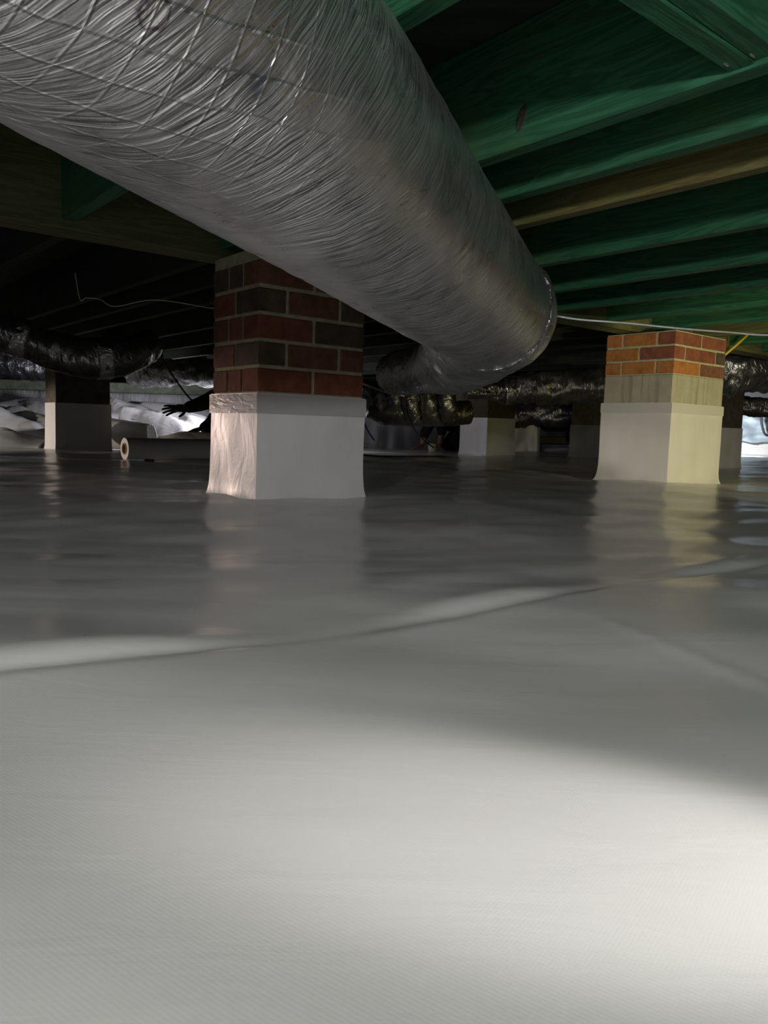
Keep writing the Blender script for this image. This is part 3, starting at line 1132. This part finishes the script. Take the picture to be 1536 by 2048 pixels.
sheet('plastic_sheet', 'tall crumpled heap of white sheeting behind the far left pier', lerp_prof(0.30, 0.36, 0.42, 0.46, 0.46, 0.40, 0.30), -5.2, -1.9, 8.15, 1.1, 1.0, amp=0.07)
sheet('plastic_sheet', 'creased white sheet folded in front of the far left heap', lerp_prof(0.22, 0.25, 0.30, 0.33, 0.30, 0.20), -4.6, -2.45, 7.0, 0.9, 5.0, amp=0.06)
sheet('plastic_sheet', 'low flat fold of sheeting on the floor at the left edge', lerp_prof(0.13, 0.15, 0.17, 0.14, 0.08), -4.2, -2.72, 6.25, 0.4, 9.0, amp=0.03)
sheet('plastic_sheet', 'bright white sheet sagging under the worker\'s outstretched hand', lerp_prof(0.36, 0.34, 0.33, 0.31, 0.26, 0.20, 0.16), -2.35, -1.2, 6.9, 0.6, 13.0, amp=0.02)
sheet('plastic_sheet', 'pale sheet hanging up the wall behind the outstretched hand', lerp_prof(0.44, 0.46, 0.47, 0.44, 0.40, 0.38), -3.2, -1.4, 9.2, 0.4, 17.0, amp=0.03)
sheet('plastic_sheet', 'smooth low fold of sheeting behind the liner roll', lerp_prof(0.13, 0.17, 0.17, 0.165, 0.15), -1.66, -1.05, 5.6, 0.30, 21.0, amp=0.008)

# half unrolled liner with a curled end
ur = thing('unrolled_liner', 'half unrolled liner with a curled open end behind the liner roll', 'roll', (at(262, 870, 6.3).x, 6.3, 0))
uo = ur.location.copy()
ca = Vector((at(190, 868, 6.35).x, 6.35, 0.150)) - uo
cb2 = Vector((at(300, 868, 6.25).x, 6.25, 0.118)) - uo
bm = bmesh.new()
n, sg = 24, 60
g = []
for i in range(n + 1):
    f = i / n
    c = ca.lerp(cb2, f)
    r = 0.148 - 0.032 * f
    ring = []
    for k in range(sg + 1):
        th = 2 * pi * 1.35 * k / sg
        rr = r * (1 - 0.22 * k / sg) * (1 + 0.05 * noise.noise(Vector((f * 3, th, 0))))
        ring.append(bm.verts.new(c + Vector((0.03 * sin(th * 0.5) * f, cos(th + 2.2) * rr, sin(th + 2.2) * rr))))
    g.append(ring)
for i in range(n):
    for k in range(sg):
        bm.faces.new((g[i][k], g[i + 1][k], g[i + 1][k + 1], g[i][k + 1]))
bmesh.ops.recalc_face_normals(bm, faces=bm.faces)
o = obj('curled_sheet', bm, M_SHEET, ur, True)
sd = o.modifiers.new('thick', 'SOLIDIFY')
sd.thickness = 0.004

# ------------------------------------------------------------------ far right: lit wall, tarp, timber
lw = thing('lit_wall_panel', 'glaring white painted brick panel at the far right edge', 'panel', (5.6, WB - 0.02, 0))
pw, ph = 0.30, 0.11
for r_ in range(5):
    for c_ in range(7):
        xo = -1.0 + c_ * pw + (r_ % 2) * pw / 2
        if xo + pw > 1.2:
            continue
        b_ = obj('brick', box(xo, xo + pw - 0.012, -0.06, 0.0, r_ * ph, r_ * ph + ph - 0.012, bev=0.004), M_FARWHITE, lw)
obj('mortar_core', box(-1.0, 1.25, -0.045, 0.0, 0, 5 * ph), M_FARWHITE, lw)
bm = bmesh.new()
g = []
for j in range(16):
    g.append([bm.verts.new((4.7 + 1.9 * i / 40, WB - 0.35 + 0.10 * noise.noise(Vector((i * 0.2, j * 0.25, 2))), 0.20 + 0.42 * j / 15 + 0.02 * noise.noise(Vector((i * 0.3, 0, 1))))) for i in range(41)])
for j in range(15):
    for i in range(40):
        bm.faces.new((g[j][i], g[j][i + 1], g[j + 1][i + 1], g[j + 1][i]))
o = obj('hanging_tarp', bm, M_BLUEGREY, None, True)
sd = o.modifiers.new('thick', 'SOLIDIFY')
sd.thickness = 0.01
tag(o, 'blue grey tarp hanging above the glaring white panel at the right edge', 'tarp')
cable('black_strap', 'black strap hooked over the blue grey tarp at the right edge', [at(1522, 828, 11.7), at(1524, 850, 11.7), at(1530, 868, 11.7), at(1542, 872, 11.7)], 0.018, M_BLACK, 'strap')

tb = thing('timber_beam', 'brown timber lying along the far wall right of the small far pier', 'timber', (1.5, 10.2, 0.05), R(3))
obj('beam', box(-0.3, 2.3, -0.05, 0.05, 0.06, 0.15, bev=0.006), M_TIMBER, tb)
for x in (0.0, 1.1, 2.1):
    obj('support_block', box(x, x + 0.12, -0.06, 0.06, -0.06, 0.06, bev=0.004), M_TIMBER, tb)
o = sheet('plastic_sheet', 'pale strip of sheeting on the floor under the brown timber', lerp_prof(0.05, 0.07, 0.08, 0.06, 0.05), 2.0, 3.6, 9.7, 0.35, 31.0, amp=0.03)
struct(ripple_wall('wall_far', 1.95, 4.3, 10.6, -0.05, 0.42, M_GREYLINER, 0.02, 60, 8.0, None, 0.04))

# ------------------------------------------------------------------ people
def hand(bm, wrist, d, up, size=0.18, spread=0.25, curl=0.2, side=1):
    """palm and five fingers; d points along the fingers, up out of the back of the hand"""
    d = d.normalized()
    s = d.cross(up).normalized() * side
    up = s.cross(d).normalized() * side
    k = size / 0.18
    palm = wrist + d * 0.05 * k
    q = Matrix((s, d, up)).transposed().to_quaternion()
    add_ellipsoid(bm, palm, (0.042 * k, 0.058 * k, 0.016 * k), q)
    for i, (off, ln) in enumerate(((-0.030, 0.062), (-0.010, 0.078), (0.011, 0.082), (0.031, 0.072))):
        b0 = palm + s * off * k + d * 0.035 * k
        dd = (d + s * spread * (i - 1.5) * 0.45 - up * curl * 0.3).normalized()
        b1 = b0 + dd * ln * k * 0.45
        dd2 = (dd - up * curl).normalized()
        b2 = b1 + dd2 * ln * k * 0.32
        b3 = b2 + (dd2 - up * curl).normalized() * ln * k * 0.28
        limb(bm, [b0, b1, b2, b3], [0.0095 * k, 0.009 * k, 0.0082 * k, 0.0072 * k], 8)
    t0 = wrist + d * 0.022 * k + s * 0.026 * k
    t1 = t0 + (s * 0.8 + d * 0.5 - up * 0.2).normalized() * 0.038 * k
    t2 = t1 + (s * 0.45 + d * 0.85 - up * 0.2).normalized() * 0.034 * k
    limb(bm, [t0, t1, t2], [0.0125 * k, 0.0105 * k, 0.0085 * k], 8)


def head(bm, c, fwd, r=0.098):
    up = Vector((0, 0, 1))
    fwd = fwd.normalized()
    s = fwd.cross(up).normalized()
    q = Matrix((s, fwd, up)).transposed().to_quaternion()
    add_ellipsoid(bm, c, (r * 0.80, r * 0.98, r * 1.12), q, 20)
    add_ellipsoid(bm, c + fwd * r * 0.45 - up * r * 0.62, (r * 0.52, r * 0.48, r * 0.50), q)
    limb(bm, [c + fwd * r * 0.92 + up * r * 0.1, c + fwd * r * 1.12 - up * r * 0.22], [r * 0.10, r * 0.16], 8)
    for sg in (-1, 1):
        add_ellipsoid(bm, c + s * sg * r * 0.80 - up * r * 0.05, (r * 0.09, r * 0.18, r * 0.28), q, 10)
        add_ellipsoid(bm, c + s * sg * r * 0.32 + fwd * r * 0.86 + up * r * 0.02, (r * 0.14, r * 0.08, r * 0.08), q, 8)
    add_ellipsoid(bm, c + fwd * r * 0.90 - up * r * 0.62, (r * 0.26, r * 0.07, r * 0.07), q, 8)


def person(label, origin, joints, hand_specs, glove, headpos, face, cloth):
    p = thing('person', label, 'person', origin)
    o0 = Vector(origin)
    J = {k: Vector(v) - o0 for k, v in joints.items()}
    def trunk_(bm, g=0.0):
        limb(bm, [J['pelvis'], J['belly'], J['chest']], [0.135 + g, 0.13 + g, 0.14 + g], 16)
        limb(bm, [J['shl'], J['chest'], J['shr']], [0.062 + g, 0.10 + g, 0.062 + g], 14)
    def arms_(bm, g=0.0, full=True):
        for sd_ in 'lr':
            limb(bm, [J['sh' + sd_], J['el' + sd_], J['wr' + sd_]], [0.056 + g, 0.042 + g, 0.029 + g], 12)
    def legs_(bm, g=0.0):
        for sd_ in 'lr':
            limb(bm, [J['pelvis'].lerp(J['hip' + sd_], 0.8), J['hip' + sd_], J['kn' + sd_], J['an' + sd_]], [0.10 + g, 0.085 + g, 0.058 + g, 0.040 + g], 14)
    bm = bmesh.new()
    trunk_(bm)
    arms_(bm)
    legs_(bm)
    limb(bm, [J['chest'], Vector(headpos) - o0 - Vector((0, 0, 0.08))], [0.07, 0.052], 12)
    head(bm, Vector(headpos) - o0, Vector(face))
    for sd_, (d, up, curl, side) in hand_specs.items():
        if not (glove and sd_ in glove):
            hand(bm, J['wr' + sd_], Vector(d), Vector(up), 0.18, 0.35, curl, side)
    body = obj('body', bm, M_SKIN, p)
    remesh(body, 0.0075)
    bm = bmesh.new()
    trunk_(bm, 0.012)
    for sd_ in 'lr':
        e = J['el' + sd_].lerp(J['wr' + sd_], 0.9 if (glove and sd_ in glove) else 0.25)
        limb(bm, [J['sh' + sd_], J['el' + sd_], e], [0.068, 0.056, 0.046], 12)
    sh = obj('shirt', bm, cloth, p)
    remesh(sh, 0.010)
    bm = bmesh.new()
    legs_(bm, 0.013)
    limb(bm, [J['pelvis'], J['pelvis'].lerp(J['belly'], 0.4)], [0.152, 0.148], 16)
    tr = obj('trousers', bm, M_CLOTH, p)
    remesh(tr, 0.010)
    bm = bmesh.new()
    hc = Vector(headpos) - o0
    fw_ = Vector(face).normalized()
    add_ellipsoid(bm, hc - fw_ * 0.022 + Vector((0, 0, 0.028)), (0.094, 0.10, 0.098))
    hr = obj('hair', bm, M_HAIR, p, True)
    for sd_ in (glove or ''):
        d, up, curl, side = hand_specs[sd_]
        bm = bmesh.new()
        hand(bm, J['wr' + sd_], Vector(d), Vector(up), 0.205, 0.55, curl, side)
        limb(bm, [J['wr' + sd_].lerp(J['el' + sd_], 0.25), J['wr' + sd_]], [0.042, 0.036], 12)
        gl = obj('glove', bm, M_BLACK, p)
        remesh(gl, 0.005, 1)
    for sd_ in 'lr':
        a = J['an' + sd_]
        kd = (J['an' + sd_] - J['kn' + sd_]).normalized()
        bm = bmesh.new()
        fd = Vector(joints['toe' + sd_]) - o0 - a
        limb(bm, [a, a + fd * 0.5, a + fd], [0.047, 0.045, 0.034], 12)
        so = obj('shoe', bm, M_GREYSHOE if not glove else M_BLACK, p)
        remesh(so, 0.009)
    return p


# worker sitting behind the red brick pier, arm stretched to the left
YP = 6.05
W1 = at(366, 818, YP)
sh1 = at(416, 802, YP)
person('worker in black clothes behind the red brick pier, gloved arm stretched to the left', (sh1.x + 0.18, YP + 0.05, 0),
       dict(pelvis=(sh1.x + 0.22, YP + 0.12, 0.16), belly=(sh1.x + 0.20, YP + 0.12, 0.28), chest=(sh1.x + 0.14, YP + 0.10, 0.42),
            shr=(sh1.x + 0.06, YP - 0.04, 0.43), shl=(sh1.x + 0.10, YP + 0.26, 0.45),
            elr=tuple(at(398, 809, YP - 0.06)), wrr=tuple(at(376, 815, YP - 0.10)),
            ell=(sh1.x - 0.02, YP + 0.22, 0.24), wrl=tuple(at(408, 856, YP + 0.1)),
            hipr=(sh1.x + 0.22, YP + 0.02, 0.14), hipl=(sh1.x + 0.22, YP + 0.24, 0.14),
            knr=tuple(at(432, 862, YP - 0.05)), knl=(sh1.x + 0.02, YP + 0.32, 0.16),
            anr=(sh1.x + 0.30, YP - 0.10, 0.075), anl=(sh1.x + 0.40, YP + 0.34, 0.075),
            toer=(sh1.x + 0.46, YP - 0.12, 0.05), toel=(sh1.x + 0.56, YP + 0.34, 0.05)),
       dict(r=((-1, -0.1, -0.12), (0.1, 0.55, 0.85), 0.12, 1), l=((-1, 0, -0.3), (0, 0, 1), 0.4, -1)), 'rl',
       (sh1.x + 0.16, YP + 0.08, 0.67), (-1, 0, -0.3), M_CLOTH)

# worker crawling far back
YQ = 8.5
ws = at(848, 893, YQ)
wl_ = at(880, 893, YQ + 0.05)
person('worker in dark clothes crouching on hands and knees left of the small far pier', (ws.x + 0.25, YQ, 0),
       dict(pelvis=(ws.x + 0.48, YQ + 0.16, 0.34), belly=(ws.x + 0.36, YQ + 0.14, 0.36), chest=(ws.x + 0.22, YQ + 0.12, 0.39),
            shr=(ws.x + 0.10, YQ + 0.0, 0.40), shl=(ws.x + 0.16, YQ + 0.24, 0.40),
            elr=tuple(at(850, 866, YQ)), wrr=(ws.x - 0.02, YQ - 0.02, 0.075),
            ell=tuple(at(884, 860, YQ - 0.04)), wrl=(wl_.x - 0.01, YQ - 0.06, 0.085),
            hipr=(ws.x + 0.46, YQ + 0.06, 0.30), hipl=(ws.x + 0.46, YQ + 0.27, 0.30),
            knr=(ws.x + 0.26, YQ + 0.05, 0.085), knl=(ws.x + 0.32, YQ + 0.30, 0.085),
            anr=(ws.x + 0.64, YQ + 0.06, 0.065), anl=(ws.x + 0.70, YQ + 0.30, 0.065),
            toer=(ws.x + 0.80, YQ + 0.06, 0.05), toel=(ws.x + 0.86, YQ + 0.30, 0.05)),
       dict(r=((-1, -0.2, -0.35), (0, 0, 1), 0.1, 1), l=((-0.8, -0.5, -0.35), (0, 0, 1), 0.1, -1)), '',
       (ws.x + 0.06, YQ + 0.10, 0.56), (-1, -0.2, -0.5), M_CLOTH2)

# small pot and bucket by that worker
bk = thing('paint_bucket', 'cream bucket between the hands of the crouching worker', 'bucket', (at(864, 893, 8.2).x, 8.2, floor_h(0.5, 8.2)))
bm = bmesh.new()
segs = 28
prof = [(0.0, 0.004), (0.036, 0.004), (0.040, 0.05), (0.044, 0.085), (0.047, 0.085), (0.047, 0.09), (0.041, 0.09), (0.037, 0.02), (0.0, 0.02)]
rings = [[bm.verts.new((r * cos(2 * pi * k / segs), r * sin(2 * pi * k / segs), z)) for k in range(segs)] if r > 0 else None for r, z in prof]
for a_, b_ in zip(rings, rings[1:]):
    if a_ and b_:
        for k in range(segs):
            bm.faces.new((a_[k], a_[(k + 1) % segs], b_[(k + 1) % segs], b_[k]))
bm.faces.new(rings[1])
bm.faces.new(rings[-2])
bmesh.ops.recalc_face_normals(bm, faces=bm.faces)
obj('pail', bm, M_PLUM, bk, True)
bm = bmesh.new()
sweep(bm, [Vector((0.046 * cos(pi * k / 14), -0.01, 0.082 + 0.03 * sin(pi * k / 14))) for k in range(15)], 0.0022, 8)
obj('handle', bm, M_BLACK, bk, True)

# ------------------------------------------------------------------ groups of look-alikes
for o in bpy.data.objects:
    if o.parent is None and 'label' in o:
        for pre, grp in (('flexible_duct', 'flexible foil ducts in the background'), ('block_pier', 'wrapped block piers in the background'),
                         ('brick_pier', 'brick piers under the girder'), ('plastic_sheet', 'loose plastic sheets on the floor'),
                         ('extension_cord', 'black extension cords'), ('person', 'workers')):
            if o.name.startswith(pre):
                o['group'] = grp
